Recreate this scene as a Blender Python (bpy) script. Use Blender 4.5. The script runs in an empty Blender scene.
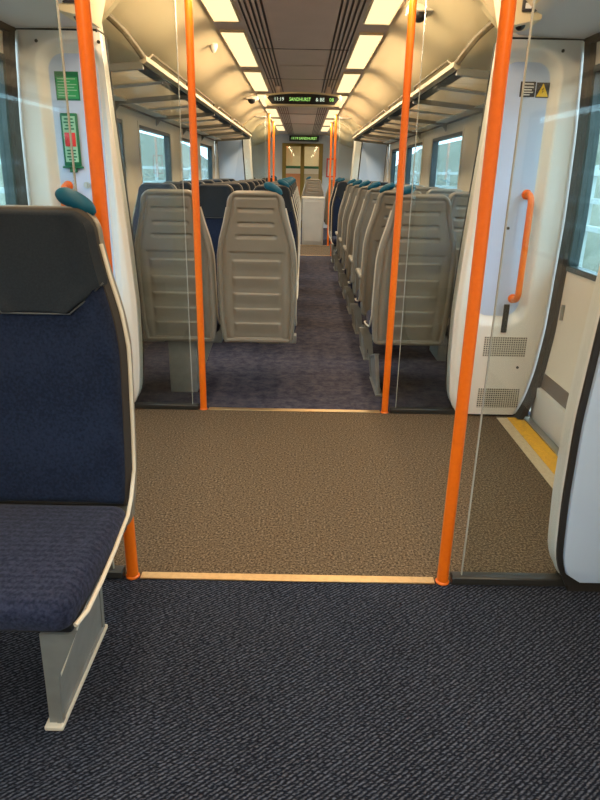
import bpy, bmesh, math
from mathutils import Vector, Matrix

C = bpy.context.scene
COL = C.collection
PI = math.pi

# ------------------------------------------------------------------ materials
def newmat(name):
    m = bpy.data.materials.new(name); m.use_nodes = True
    nt = m.node_tree; nt.nodes.clear()
    out = nt.nodes.new('ShaderNodeOutputMaterial')
    return m, nt, out

def pbr(name, col, rough=.5, metal=0.0, spec=.5, noise=None, coat=0.0):
    """noise = (scale, second colour, bump strength)"""
    m, nt, out = newmat(name)
    b = nt.nodes.new('ShaderNodeBsdfPrincipled')
    b.inputs['Base Color'].default_value = (*col, 1)
    b.inputs['Roughness'].default_value = rough
    b.inputs['Metallic'].default_value = metal
    b.inputs['Specular IOR Level'].default_value = spec
    b.inputs['Coat Weight'].default_value = coat
    if noise:
        sc, c2, bs = noise
        tc = nt.nodes.new('ShaderNodeTexCoord')
        n = nt.nodes.new('ShaderNodeTexNoise'); n.inputs['Scale'].default_value = sc; n.inputs['Detail'].default_value = 3
        nt.links.new(tc.outputs['Object'], n.inputs['Vector'])
        r = nt.nodes.new('ShaderNodeValToRGB')
        r.color_ramp.elements[0].color = (*col, 1); r.color_ramp.elements[1].color = (*c2, 1)
        r.color_ramp.elements[0].position = .38; r.color_ramp.elements[1].position = .66
        nt.links.new(n.outputs['Fac'], r.inputs['Fac']); nt.links.new(r.outputs['Color'], b.inputs['Base Color'])
        if bs:
            bp = nt.nodes.new('ShaderNodeBump'); bp.inputs['Strength'].default_value = bs; bp.inputs['Distance'].default_value = .002
            nt.links.new(n.outputs['Fac'], bp.inputs['Height']); nt.links.new(bp.outputs['Normal'], b.inputs['Normal'])
    nt.links.new(b.outputs[0], out.inputs[0])
    return m

def emit(name, col, s):
    m, nt, out = newmat(name)
    e = nt.nodes.new('ShaderNodeEmission'); e.inputs[0].default_value = (*col, 1); e.inputs[1].default_value = s
    nt.links.new(e.outputs[0], out.inputs[0]); return m

def glass(name, tint, rough=.02, refl=1.0, diffuse=None):
    m, nt, out = newmat(name)
    t = nt.nodes.new('ShaderNodeBsdfTransparent'); t.inputs[0].default_value = (*tint, 1)
    g = nt.nodes.new('ShaderNodeBsdfGlossy'); g.inputs['Roughness'].default_value = rough
    ge = nt.nodes.new('ShaderNodeNewGeometry')
    dt = nt.nodes.new('ShaderNodeVectorMath'); dt.operation = 'DOT_PRODUCT'
    nt.links.new(ge.outputs['Incoming'], dt.inputs[0]); nt.links.new(ge.outputs['Normal'], dt.inputs[1])
    ab = nt.nodes.new('ShaderNodeMath'); ab.operation = 'ABSOLUTE'; nt.links.new(dt.outputs['Value'], ab.inputs[0])
    om = nt.nodes.new('ShaderNodeMath'); om.operation = 'SUBTRACT'; om.inputs[0].default_value = 1.0; nt.links.new(ab.outputs[0], om.inputs[1])
    pw = nt.nodes.new('ShaderNodeMath'); pw.operation = 'POWER'; pw.inputs[1].default_value = 5.0; nt.links.new(om.outputs[0], pw.inputs[0])
    f = nt.nodes.new('ShaderNodeMath'); f.operation = 'MULTIPLY_ADD'; f.inputs[1].default_value = .75; f.inputs[2].default_value = .04; nt.links.new(pw.outputs[0], f.inputs[0])
    k = nt.nodes.new('ShaderNodeMath'); k.operation = 'MULTIPLY'; k.inputs[1].default_value = refl
    mx = nt.nodes.new('ShaderNodeMixShader')
    nt.links.new(f.outputs[0], k.inputs[0]); nt.links.new(k.outputs[0], mx.inputs[0])
    nt.links.new(t.outputs[0], mx.inputs[1]); nt.links.new(g.outputs[0], mx.inputs[2])
    last = mx
    if diffuse:
        col, w = diffuse
        d = nt.nodes.new('ShaderNodeBsdfTranslucent'); d.inputs[0].default_value = (*col, 1)
        m2 = nt.nodes.new('ShaderNodeMixShader'); m2.inputs[0].default_value = w
        nt.links.new(mx.outputs[0], m2.inputs[1]); nt.links.new(d.outputs[0], m2.inputs[2]); last = m2
    nt.links.new(last.outputs[0], out.inputs[0]); return m

def twill(name, base, light, scale, ang, rough=.95):
    """carpet of short diagonal raised ribs"""
    m, nt, out = newmat(name)
    b = nt.nodes.new('ShaderNodeBsdfPrincipled'); b.inputs['Roughness'].default_value = rough; b.inputs['Specular IOR Level'].default_value = .15
    tc = nt.nodes.new('ShaderNodeTexCoord')
    mp = nt.nodes.new('ShaderNodeMapping'); mp.inputs['Rotation'].default_value = (0, 0, ang)
    nt.links.new(tc.outputs['Object'], mp.inputs['Vector'])
    w = nt.nodes.new('ShaderNodeTexWave'); w.inputs['Scale'].default_value = scale; w.bands_direction = 'Y'
    w.inputs['Distortion'].default_value = 1.6; w.inputs['Detail'].default_value = 1; w.inputs['Detail Scale'].default_value = 3
    nt.links.new(mp.outputs[0], w.inputs['Vector'])
    mp2 = nt.nodes.new('ShaderNodeMapping'); mp2.inputs['Rotation'].default_value = (0, 0, ang); mp2.inputs['Scale'].default_value = (90, 210, 1)
    nt.links.new(tc.outputs['Object'], mp2.inputs['Vector'])
    n = nt.nodes.new('ShaderNodeTexNoise'); n.inputs['Scale'].default_value = 1.0; n.inputs['Detail'].default_value = 2
    nt.links.new(mp2.outputs[0], n.inputs['Vector'])
    n2 = nt.nodes.new('ShaderNodeTexNoise'); n2.inputs['Scale'].default_value = 2.5; n2.inputs['Detail'].default_value = 3
    nt.links.new(tc.outputs['Object'], n2.inputs['Vector'])
    mr = nt.nodes.new('ShaderNodeMapRange'); mr.inputs['From Min'].default_value = .33; mr.inputs['From Max'].default_value = .68
    nt.links.new(n.outputs['Fac'], mr.inputs['Value'])
    mu = nt.nodes.new('ShaderNodeMath'); mu.operation = 'MULTIPLY'
    nt.links.new(w.outputs['Fac'], mu.inputs[0]); nt.links.new(mr.outputs['Result'], mu.inputs[1])
    mu2 = nt.nodes.new('ShaderNodeMath'); mu2.operation = 'MULTIPLY_ADD'; mu2.inputs[1].default_value = .18
    nt.links.new(n2.outputs['Fac'], mu2.inputs[0]); nt.links.new(mu.outputs[0], mu2.inputs[2])
    r = nt.nodes.new('ShaderNodeValToRGB')
    r.color_ramp.elements[0].position = .16; r.color_ramp.elements[1].position = .95
    r.color_ramp.elements[0].color = (*base, 1); r.color_ramp.elements[1].color = (*light, 1)
    nt.links.new(mu2.outputs[0], r.inputs['Fac']); nt.links.new(r.outputs['Color'], b.inputs['Base Color'])
    bp = nt.nodes.new('ShaderNodeBump'); bp.inputs['Strength'].default_value = .6; bp.inputs['Distance'].default_value = .003
    nt.links.new(mu.outputs[0], bp.inputs['Height']); nt.links.new(bp.outputs['Normal'], b.inputs['Normal'])
    nt.links.new(b.outputs[0], out.inputs[0]); return m

def speckle(name, cols, scale, rough=.95):
    m, nt, out = newmat(name)
    b = nt.nodes.new('ShaderNodeBsdfPrincipled'); b.inputs['Roughness'].default_value = rough; b.inputs['Specular IOR Level'].default_value = .15
    tc = nt.nodes.new('ShaderNodeTexCoord')
    n = nt.nodes.new('ShaderNodeTexNoise'); n.inputs['Scale'].default_value = scale; n.inputs['Detail'].default_value = 4; n.inputs['Roughness'].default_value = .8
    nt.links.new(tc.outputs['Object'], n.inputs['Vector'])
    r = nt.nodes.new('ShaderNodeValToRGB')
    e = r.color_ramp.elements
    e[0].position = .36; e[0].color = (*cols[0], 1); e[1].position = .66; e[1].color = (*cols[2], 1)
    k = e.new(.5); k.color = (*cols[1], 1)
    nt.links.new(n.outputs['Fac'], r.inputs['Fac']); nt.links.new(r.outputs['Color'], b.inputs['Base Color'])
    bp = nt.nodes.new('ShaderNodeBump'); bp.inputs['Strength'].default_value = .5; bp.inputs['Distance'].default_value = .003
    nt.links.new(n.outputs['Fac'], bp.inputs['Height']); nt.links.new(bp.outputs['Normal'], b.inputs['Normal'])
    nt.links.new(b.outputs[0], out.inputs[0]); return m

def perforated(name, plate, hole, pitch):
    """metal plate with a square grid of dark holes, in object X/Z"""
    m, nt, out = newmat(name)
    b = nt.nodes.new('ShaderNodeBsdfPrincipled'); b.inputs['Roughness'].default_value = .5
    tc = nt.nodes.new('ShaderNodeTexCoord'); sx = nt.nodes.new('ShaderNodeSeparateXYZ')
    nt.links.new(tc.outputs['Object'], sx.inputs[0])
    fs = []
    for ax in ('X', 'Z'):
        d = nt.nodes.new('ShaderNodeMath'); d.operation = 'DIVIDE'; d.inputs[1].default_value = pitch
        nt.links.new(sx.outputs[ax], d.inputs[0])
        fr = nt.nodes.new('ShaderNodeMath'); fr.operation = 'FRACT'; nt.links.new(d.outputs[0], fr.inputs[0])
        sb = nt.nodes.new('ShaderNodeMath'); sb.operation = 'SUBTRACT'; sb.inputs[1].default_value = .5; nt.links.new(fr.outputs[0], sb.inputs[0])
        ab = nt.nodes.new('ShaderNodeMath'); ab.operation = 'ABSOLUTE'; nt.links.new(sb.outputs[0], ab.inputs[0])
        lt = nt.nodes.new('ShaderNodeMath'); lt.operation = 'LESS_THAN'; lt.inputs[1].default_value = .3; nt.links.new(ab.outputs[0], lt.inputs[0])
        fs.append(lt)
    mu = nt.nodes.new('ShaderNodeMath'); mu.operation = 'MULTIPLY'
    nt.links.new(fs[0].outputs[0], mu.inputs[0]); nt.links.new(fs[1].outputs[0], mu.inputs[1])
    mx = nt.nodes.new('ShaderNodeMix'); mx.data_type = 'RGBA'
    mx.inputs['A'].default_value = (*plate, 1); mx.inputs['B'].default_value = (*hole, 1)
    nt.links.new(mu.outputs[0], mx.inputs['Factor']); nt.links.new(mx.outputs['Result'], b.inputs['Base Color'])
    nt.links.new(b.outputs[0], out.inputs[0]); return m

def ribbed_fabric(name, c1, c2, scale):
    m, nt, out = newmat(name)
    b = nt.nodes.new('ShaderNodeBsdfPrincipled'); b.inputs['Roughness'].default_value = .9; b.inputs['Specular IOR Level'].default_value = .2
    b.inputs['Sheen Weight'].default_value = .06
    tc = nt.nodes.new('ShaderNodeTexCoord')
    w = nt.nodes.new('ShaderNodeTexWave'); w.inputs['Scale'].default_value = scale; w.bands_direction = 'Y'; w.inputs['Distortion'].default_value = 1.2
    nt.links.new(tc.outputs['Object'], w.inputs['Vector'])
    n = nt.nodes.new('ShaderNodeTexNoise'); n.inputs['Scale'].default_value = 130; n.inputs['Detail'].default_value = 2
    nt.links.new(tc.outputs['Object'], n.inputs['Vector'])
    av = nt.nodes.new('ShaderNodeMath'); av.operation = 'MULTIPLY_ADD'; av.inputs[1].default_value = .16
    nt.links.new(w.outputs['Fac'], av.inputs[0]); nt.links.new(n.outputs['Fac'], av.inputs[2])
    r = nt.nodes.new('ShaderNodeValToRGB'); r.color_ramp.elements[0].position = .40; r.color_ramp.elements[1].position = .78
    r.color_ramp.elements[0].color = (*c1, 1); r.color_ramp.elements[1].color = (*c2, 1)
    nt.links.new(av.outputs[0], r.inputs['Fac']); nt.links.new(r.outputs['Color'], b.inputs['Base Color'])
    bp = nt.nodes.new('ShaderNodeBump'); bp.inputs['Strength'].default_value = .35; bp.inputs['Distance'].default_value = .002
    nt.links.new(av.outputs[0], bp.inputs['Height']); nt.links.new(bp.outputs['Normal'], b.inputs['Normal'])
    nt.links.new(b.outputs[0], out.inputs[0]); return m

M = {}
M['cream'] = pbr('cream_plastic', (.77, .70, .59), .42, noise=(3, (.74, .67, .56), 0))
M['white'] = pbr('white_plastic_daylight_blue', (.50, .64, .86), .35, noise=(3, (.48, .62, .84), 0))  # white skin; the daylight's blue cast is put into its base colour
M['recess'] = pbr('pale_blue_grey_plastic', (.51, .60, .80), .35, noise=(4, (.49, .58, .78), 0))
M['ceil'] = pbr('ceiling_cream', (.80, .66, .42), .42, noise=(2, (.77, .63, .39), 0))
M['ceil_mid'] = pbr('ceiling_centre_metal', (.66, .53, .47), .45, noise=(5, (.63, .505, .445), 0))
M['groove'] = pbr('dark_groove', (.22, .175, .155), .7)
M['orange'] = pbr('orange_powder_coat', (.90, .175, .006), .35, noise=(60, (.86, .16, .005), .04))
M['shell'] = pbr('beige_grey_shell', (.235, .215, .18), .40, noise=(8, (.22, .20, .165), 0))
M['shell_edge'] = pbr('brown_grey_edging', (.040, .034, .030), .7, spec=.25)
M['trim'] = pbr('cream_edging', (.66, .62, .53), .45)
M['navy'] = ribbed_fabric('navy_moquette', (.004, .009, .027), (.011, .020, .050), 9)
M['cushion'] = ribbed_fabric('navy_purple_moquette', (.007, .011, .030), (.027, .033, .070), 16)
M['leather'] = pbr('charcoal_leather', (.011, .016, .024), .75, spec=.2, noise=(200, (.015, .021, .030), .1))
M['teal'] = pbr('teal_plastic', (.004, .085, .155), .45, spec=.25)
M['metal'] = pbr('grey_painted_metal', (.24, .245, .235), .45, noise=(20, (.21, .215, .205), 0))
M['steel'] = pbr('brushed_steel', (.62, .60, .55), .35, 1.0)
M['alu'] = pbr('threshold_aluminium', (.62, .43, .22), .42, .8, noise=(70, (.54, .37, .19), .1))
M['dark'] = pbr('dark_rubber', (.018, .016, .015), .55)
M['dark_metal'] = pbr('dark_rail_metal', (.05, .05, .048), .4, .5)
M['teal_frame'] = pbr('dark_teal_frame', (.022, .040, .045), .4)
M['black'] = pbr('black_plastic', (.012, .012, .013), .35)
M['yellow'] = pbr('yellow_tread', (.78, .42, .02), .6, noise=(90, (.62, .34, .03), .2))
M['sill'] = pbr('cream_sill', (.55, .45, .30), .55, noise=(60, (.48, .39, .26), .1))
M['kick'] = pbr('white_kick_plate', (.66, .66, .64), .4)
M['kickband'] = pbr('grey_band', (.16, .13, .115), .6)
M['carpet_near'] = twill('navy_ribbed_carpet', (.004, .006, .013), (.098, .112, .158), 31, math.radians(-38))
M['carpet_far'] = speckle('navy_purple_carpet', ((.026, .028, .050), (.056, .053, .076), (.092, .084, .10)), 14)
M['carpet_brown'] = speckle('brown_entrance_matting', ((.026, .018, .011), (.108, .075, .044), (.27, .20, .135)), 120)
M['glass'] = glass('draught_glass', (.90, .93, .92), .02, 1.0)
M['window_glass'] = glass('window_glass', (.80, .88, .87), .02, 1.0)
M['rack_glass'] = glass('smoked_rack_glass', (.75, .74, .72), .12, 1.0, ((.62, .58, .50), .55))
M['pane_edge'] = pbr('polished_glass_edge', (.40, .42, .39), .25)
M['lamp'] = emit('lamp_diffuser', (1.0, .79, .42), 1.42)
M['led'] = emit('led_green', (.50, 1.0, .22), 1.1)
M['led_white'] = emit('led_pale', (.85, 1.0, .75), 1.0)
M['sign_green'] = pbr('sign_green', (.03, .34, .11), .4)
M['sign_green_dark'] = pbr('sign_green_dark', (.005, .14, .06), .4)
M['sign_pale'] = pbr('sign_pale_green', (.30, .55, .38), .4)
M['red'] = pbr('sign_red', (.65, .03, .03), .4)
M['sign_yellow'] = pbr('sign_yellow', (.85, .55, .02), .4)
M['sign_dark'] = pbr('sign_charcoal', (.035, .03, .035), .4)
M['print'] = pbr('white_print', (.75, .75, .75), .5)
M['soffit'] = pbr('grey_white_soffit', (.62, .63, .65), .45, noise=(3, (.60, .61, .63), 0))
M['panel'] = pbr('warm_white_panel', (.78, .745, .69), .38, noise=(3, (.76, .725, .67), 0))
M['piping'] = pbr('grey_piping', (.07, .08, .09), .6)
M['bead'] = pbr('olive_bead', (.17, .125, .07), .5)
M['box'] = pbr('grey_box_panel', (.42, .40, .36), .45, noise=(6, (.39, .37, .335), 0))
M['gold'] = pbr('gold_frame', (.21, .15, .025), .38, .3)
M['end_panel'] = pbr('blue_grey_wall', (.60, .64, .70), .45, noise=(3, (.58, .62, .68), 0))
M['door_low'] = pbr('salmon_panel', (.60, .24, .10), .5)
M['grille'] = perforated('perforated_grille', (.62, .58, .50), (.03, .027, .022), .0125)
M['bank'] = speckle('sky_screen_scrub', ((.11, .125, .095), (.165, .175, .140), (.22, .23, .19)), .9)  # scrub tones for the made-up bank that screens the sky
M['gravel'] = speckle('track_ballast', ((.12, .12, .11), (.2, .2, .19), (.3, .3, .28)), 12)
M['fence'] = pbr('pale_rail', (.45, .50, .50), .6)

# ------------------------------------------------------------------ mesh tools
def link(name, bm, mats, parent=None, smooth=40, loc=None):
    bmesh.ops.recalc_face_normals(bm, faces=bm.faces)
    me = bpy.data.meshes.new(name); bm.to_mesh(me); bm.free()
    for m in (mats if isinstance(mats, (list, tuple)) else [mats]):
        me.materials.append(M[m])
    if smooth:
        for p in me.polygons: p.use_smooth = True
        me.set_sharp_from_angle(angle=math.radians(smooth))
    o = bpy.data.objects.new(name, me); COL.objects.link(o)
    if parent: o.parent = parent
    if loc: o.location = loc
    return o

def box(bm, x0, x1, y0, y1, z0, z1, bev=0, seg=2, mi=0):
    xs, ys, zs = sorted((x0, x1)), sorted((y0, y1)), sorted((z0, z1))
    vs = [bm.verts.new((x, y, z)) for x in xs for y in ys for z in zs]
    idx = [(0, 1, 3, 2), (4, 6, 7, 5), (0, 4, 5, 1), (2, 3, 7, 6), (0, 2, 6, 4), (1, 5, 7, 3)]
    fs = [bm.faces.new([vs[i] for i in f]) for f in idx]
    for f in fs: f.material_index = mi
    if bev:
        es = {e for f in fs for e in f.edges}
        r = bmesh.ops.bevel(bm, geom=list(es), offset=bev, segments=seg, affect='EDGES', profile=.5)
        for f in r['faces']: f.material_index = mi
    return vs

def tube(bm, pts, r, n=12, caps=True, mi=0):
    pts = [Vector(p) for p in pts]
    rs = r if isinstance(r, (list, tuple)) else [r] * len(pts)
    rings = []; up = None
    for i, p in enumerate(pts):
        t = (pts[min(i + 1, len(pts) - 1)] - pts[max(i - 1, 0)]).normalized()
        if up is None:
            up = Vector((0, 0, 1)) if abs(t.z) < .9 else Vector((0, 1, 0))
        a = t.cross(up)
        if a.length < 1e-6: a = t.cross(Vector((1, 0, 0)))
        a.normalize(); b = a.cross(t).normalized(); up = b
        rings.append([bm.verts.new(p + (a * math.cos(2 * PI * k / n) + b * math.sin(2 * PI * k / n)) * rs[i]) for k in range(n)])
    for A, B in zip(rings, rings[1:]):
        for k in range(n):
            f = bm.faces.new((A[k], A[(k + 1) % n], B[(k + 1) % n], B[k])); f.material_index = mi
    if caps:
        bm.faces.new(rings[0]).material_index = mi; bm.faces.new(rings[-1]).material_index = mi

def prism(bm, poly, axis, a, b, mi=0, bev=0):
    """closed polygon given in the two other axes, extruded along axis from a to b"""
    def P(u, v, w):
        return {'x': (w, u, v), 'y': (u, w, v), 'z': (u, v, w)}[axis]
    A = [bm.verts.new(P(u, v, a)) for u, v in poly]; B = [bm.verts.new(P(u, v, b)) for u, v in poly]
    fs = [bm.faces.new(A), bm.faces.new(B)]
    n = len(poly)
    for i in range(n):
        fs.append(bm.faces.new((A[i], A[(i + 1) % n], B[(i + 1) % n], B[i])))
    for f in fs: f.material_index = mi
    if bev:
        es = set(fs[0].edges) | set(fs[1].edges)
        bmesh.ops.bevel(bm, geom=list(es), offset=bev, segments=2, affect='EDGES', profile=.5)

def interp(tab, z):
    if z <= tab[0][0]: return tab[0][1]
    for (a, va), (b, vb) in zip(tab, tab[1:]):
        if z <= b: return va + (vb - va) * (z - a) / (b - a)
    return tab[-1][1]

def smooth_interp(tab, z):
    w = .04
    return (interp(tab, z - w) + 2 * interp(tab, z) + interp(tab, z + w)) / 4

def sstep(a, b, x):
    t = max(0, min(1, (x - a) / (b - a))); return t * t * (3 - 2 * t)

def tag(o, label=None, cat=None, group=None, kind=None):
    if label: o['label'] = label
    if cat: o['category'] = cat
    if group: o['group'] = group
    if kind: o['kind'] = kind
    return o

def empty(name, loc=(0, 0, 0), rz=0):
    o = bpy.data.objects.new(name, None); COL.objects.link(o)
    o.empty_display_size = .1; o.location = loc; o.rotation_euler.z = rz
    return o

def kids(o): return [c for c in bpy.data.objects if c.parent == o]

def copy_tree(o, loc=None, rz=None):
    c = o.copy(); COL.objects.link(c)
    if loc is not None: c.location = loc
    if rz is not None: c.rotation_euler.z = rz
    for k in kids(o):
        d = k.copy(); COL.objects.link(d); d.parent = c
        for g in kids(k):
            e = g.copy(); COL.objects.link(e); e.parent = d
    return c

def struct(o): o['kind'] = 'structure'; return o

def text_mesh(name, s, size, mat, parent, loc, rot, align='CENTER', squeeze=1.0, smooth=None):
    cu = bpy.data.curves.new('txt', 'FONT'); cu.body = s; cu.size = size; cu.align_x = align; cu.align_y = 'CENTER'
    cu.resolution_u = 2; cu.extrude = .0008
    t = bpy.data.objects.new('txt', cu); COL.objects.link(t)
    dg = bpy.context.evaluated_depsgraph_get(); dg.update()
    me = bpy.data.meshes.new_from_object(t.evaluated_get(dg)); me.name = name
    bpy.data.objects.remove(t); bpy.data.curves.remove(cu)
    me.materials.clear(); me.materials.append(M[mat])
    o = bpy.data.objects.new(name, me); COL.objects.link(o)
    o.parent = parent; o.location = loc; o.rotation_euler = rot; o.scale = (squeeze, 1, 1)
    return o

# ------------------------------------------------------------------ key planes (metres; Y runs along the carriage)
NEAR, FAR = 1.78, 3.38          # glass screens of the near vestibule
NEAR2, FAR2 = 10.72, 12.32      # and of the far one
END = 16.5; BACK = -3.0
WX = 1.395
CZ = 2.2

IN_TAB = [(0.0, .955), (.03, .93), (.07, .905), (.13, .889), (.34, .876), (.6, .872), (.92, .888), (1.21, .908), (1.54, .932), (1.92, .955), (2.3, .97)]
OUT_TAB = [(0.0, 1.27), (.04, 1.30), (.12, 1.33), (.28, 1.365), (.52, 1.388), (1.1, 1.40), (1.5, 1.39), (1.85, 1.366), (1.93, 1.355), (2.2, 1.35)]

# ------------------------------------------------------------------ floor
def floor_piece(name, x0, x1, y0, y1, mat, z=0.0, t=.05):
    bm = bmesh.new(); box(bm, x0, x1, y0, y1, z - t, z)
    return struct(link(name, bm, mat, smooth=None))
floor_piece('floor', -1.45, 1.45, BACK, NEAR, 'carpet_near')
floor_piece('floor', -1.45, 1.45, NEAR, FAR, 'carpet_brown')
floor_piece('floor', -1.45, 1.45, FAR, NEAR2, 'carpet_far')
floor_piece('floor', -1.45, 1.45, NEAR2, FAR2, 'carpet_brown')
floor_piece('floor', -1.45, 1.45, FAR2, END, 'carpet_far')

# metal threshold strips between the poles
for y in (NEAR, FAR, NEAR2, FAR2):
    bm = bmesh.new(); box(bm, -.50, .50, y - .018, y + .018, 0, .006, .002, 1)
    struct(link('trim_1', bm, 'alu'))

# sill boards and yellow tread strips at the doors
for y0, y1 in ((NEAR + .1, FAR - .06), (NEAR2 + .1, FAR2 - .06)):
    for s in (-1, 1):
        bm = bmesh.new()
        box(bm, s * 1.165, s * 1.225, y0, y1, 0, .004, .001, 1, 0)
        box(bm, s * 1.225, s * 1.315, y0, y1, 0, .006, .001, 1, 1)
        box(bm, s * 1.315, s * 1.36, y0, y1, 0, .012, .001, 1, 2)
        struct(link('trim_2', bm, ['sill', 'yellow', 'steel']))

# ------------------------------------------------------------------ ceiling
SAL = [(.57, 2.2), (.66, 2.185), (.74, 2.15), (.81, 2.10), (.88, 2.05), (.97, 2.0), (1.1, 1.95), (1.25, 1.91), (1.40, 1.88)]
VES = [(.57, 2.2), (.68, 2.185), (.76, 2.15), (.84, 2.09), (.90, 2.02), (.96, 1.965), (1.03, 1.935), (1.2, 1.925), (1.45, 1.92)]
def ceiling_piece(prof, y0, y1):
    pts = [(0, 2.2), (.205, 2.2)]
    x = .213
    mats = [0]
    segs = []
    pts = [(0, 2.2, 0), (.215, 2.2, 0)]
    for k in range(5):                                   # long ventilation grooves
        a = .219 + k * .031
        pts += [(a, 2.2, 0), (a + .001, 2.215, 1), (a + .013, 2.215, 1), (a + .014, 2.2, 1)]
    pts += [(.375, 2.2, 0)]
    pts += [(.57, 2.2, 0)] + [(px, pz, 3 if (prof is VES and px > .97) else 2) for px, pz in prof[1:]]
    bm = bmesh.new()
    for s in (-1, 1):
        A = [bm.verts.new((s * px, y0, pz)) for px, pz, _ in pts]
        B = [bm.verts.new((s * px, y1, pz)) for px, pz, _ in pts]
        for i in range(len(pts) - 1):
            f = bm.faces.new((A[i], A[i + 1], B[i + 1], B[i])); f.material_index = pts[i + 1][2]
    return struct(link('ceiling', bm, ['ceil_mid', 'groove', 'ceil', 'soffit'], smooth=30))
ceiling_piece(SAL, BACK, NEAR)
ceiling_piece(VES, NEAR, FAR)
ceiling_piece(SAL, FAR, NEAR2)
ceiling_piece(VES, NEAR2, FAR2)
ceiling_piece(SAL, FAR2, END)

# cross joints in the centre ceiling panel and the grey access hatch in it
bm = bmesh.new()
for y in (2.2, 5.4, 7.0, 8.6, 10.9, 13.0):
    box(bm, -.36, .36, y - .004, y + .004, 2.196, 2.201)
struct(link('trim_3', bm, 'groove', smooth=None))
bm = bmesh.new(); box(bm, -.20, .20, 6.15, 6.95, 2.192, 2.2, .003, 1)
struct(link('ceiling_hatch', bm, 'ceil_mid'))

# ------------------------------------------------------------------ ceiling lights
def make_light(tilt=.55):
    root = empty('ceiling_light')
    bm = bmesh.new()
    w, L = .0825, .72
    for x in (-1, 1): box(bm, x * (w - .006), x * w, -L, L, -.016, 0)
    for y in (-1, 1): box(bm, -w, w, y * (L - .008), y * L, -.016, 0)
    link('frame', bm, 'ceil', root, None)
    bm = bmesh.new(); box(bm, -w + .006, w - .006, -L + .008, L - .008, -.013, -.002, .004, 1)
    link('diffuser', bm, 'lamp', root)
    la = bpy.data.lights.new('lamp', 'AREA'); la.shape = 'RECTANGLE'; la.size = .10; la.size_y = 1.38
    la.energy = LAMP_W; la.color = (1.0, .75, .48)
    lo = bpy.data.objects.new('tube_lamp', la); COL.objects.link(lo); lo.parent = root; lo.location = (0, 0, -.048); lo.rotation_euler.y = -tilt
    return root
LAMP_W = 15.5
lproto = None
ORD = ['first', 'second', 'third', 'fourth', 'fifth', 'sixth', 'seventh', 'eighth', 'ninth', 'tenth', 'eleventh']
for s in (-1, 1):
    side = 'three-seat side' if s < 0 else 'two-seat side'
    for i, k in enumerate(range(-3, 7)):
        y = 3.74 + 1.74 * k
        o = make_light(s * .55) if i == 0 else copy_tree(lproto)
        if i == 0: lproto = o
        o.location = (s * .468, y, CZ)
        if k < 0:
            lab = 'warm ceiling light panel above the ribbed navy carpet, ' + side + ', ' + ORD[i] + ' from the back wall'
        elif k == 0: lab = 'warm ceiling light panel cut by the top of the photo, ' + side
        else: lab = 'warm ceiling light panel, ' + ORD[k] + ' full panel counted along the row on the ' + side
        tag(o, lab, 'ceiling light', 'ceiling lights along the carriage')

# ------------------------------------------------------------------ side walls, windows
WIN = [(-2.6, -1.1), (-.6, .95), (3.75, 5.3), (5.78, 7.15), (7.68, 8.85), (9.15, 10.35), (12.75, 14.0), (14.4, 15.9)]
SECT = [(BACK, NEAR + .06), (FAR + .06, NEAR2 - .06), (FAR2 + .06, END)]
Z0, Z1 = .86, 1.69
for s, nm in ((-1, 'wall_left'), (1, 'wall_right')):
    bm = bmesh.new()
    for a, b in SECT:
        box(bm, s * WX, s * (WX + .07), a, b, 0, Z0)
        box(bm, s * WX, s * (WX + .07), a, b, Z1, 2.0)
        ws = [w for w in WIN if w[0] >= a and w[1] <= b]
        e = a
        for w in ws:
            box(bm, s * WX, s * (WX + .07), e, w[0], Z0, Z1); e = w[1]
        box(bm, s * WX, s * (WX + .07), e, b, Z0, Z1)
    struct(link(nm, bm, 'cream', smooth=None))
    bm = bmesh.new()
    for a, b in SECT:
        box(bm, s * (WX - .012), s * WX, a, b, Z1 + .075, Z1 + .095)
    struct(link('trim_4', bm, 'kickband', smooth=None))
n = 0
for s in (-1, 1):
    for a, b in WIN:
        n += 1
        root = empty('window_%d' % n, (s * WX, (a + b) / 2, Z0)); struct(root)
        L, H = (b - a) / 2, Z1 - Z0
        def ring(bm, m, x0, x1, t):
            box(bm, x0, x1, -L + m, L - m, m, m + t); box(bm, x0, x1, -L + m, L - m, H - m - t, H - m)
            box(bm, x0, x1, -L + m, -L + m + t, m + t, H - m - t); box(bm, x0, x1, L - m - t, L - m, m + t, H - m - t)
        bm = bmesh.new(); ring(bm, -.012, -s * .006, s * .02, .03); link('window_surround', bm, 'cream', root, None)
        bm = bmesh.new(); ring(bm, .018, s * .0, s * .06, .028); link('window_frame', bm, 'teal_frame', root, None)
        bm = bmesh.new(); box(bm, s * .040, s * .046, -L + .045, L - .045, .045, H - .045); link('pane', bm, 'window_glass', root, None)

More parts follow.
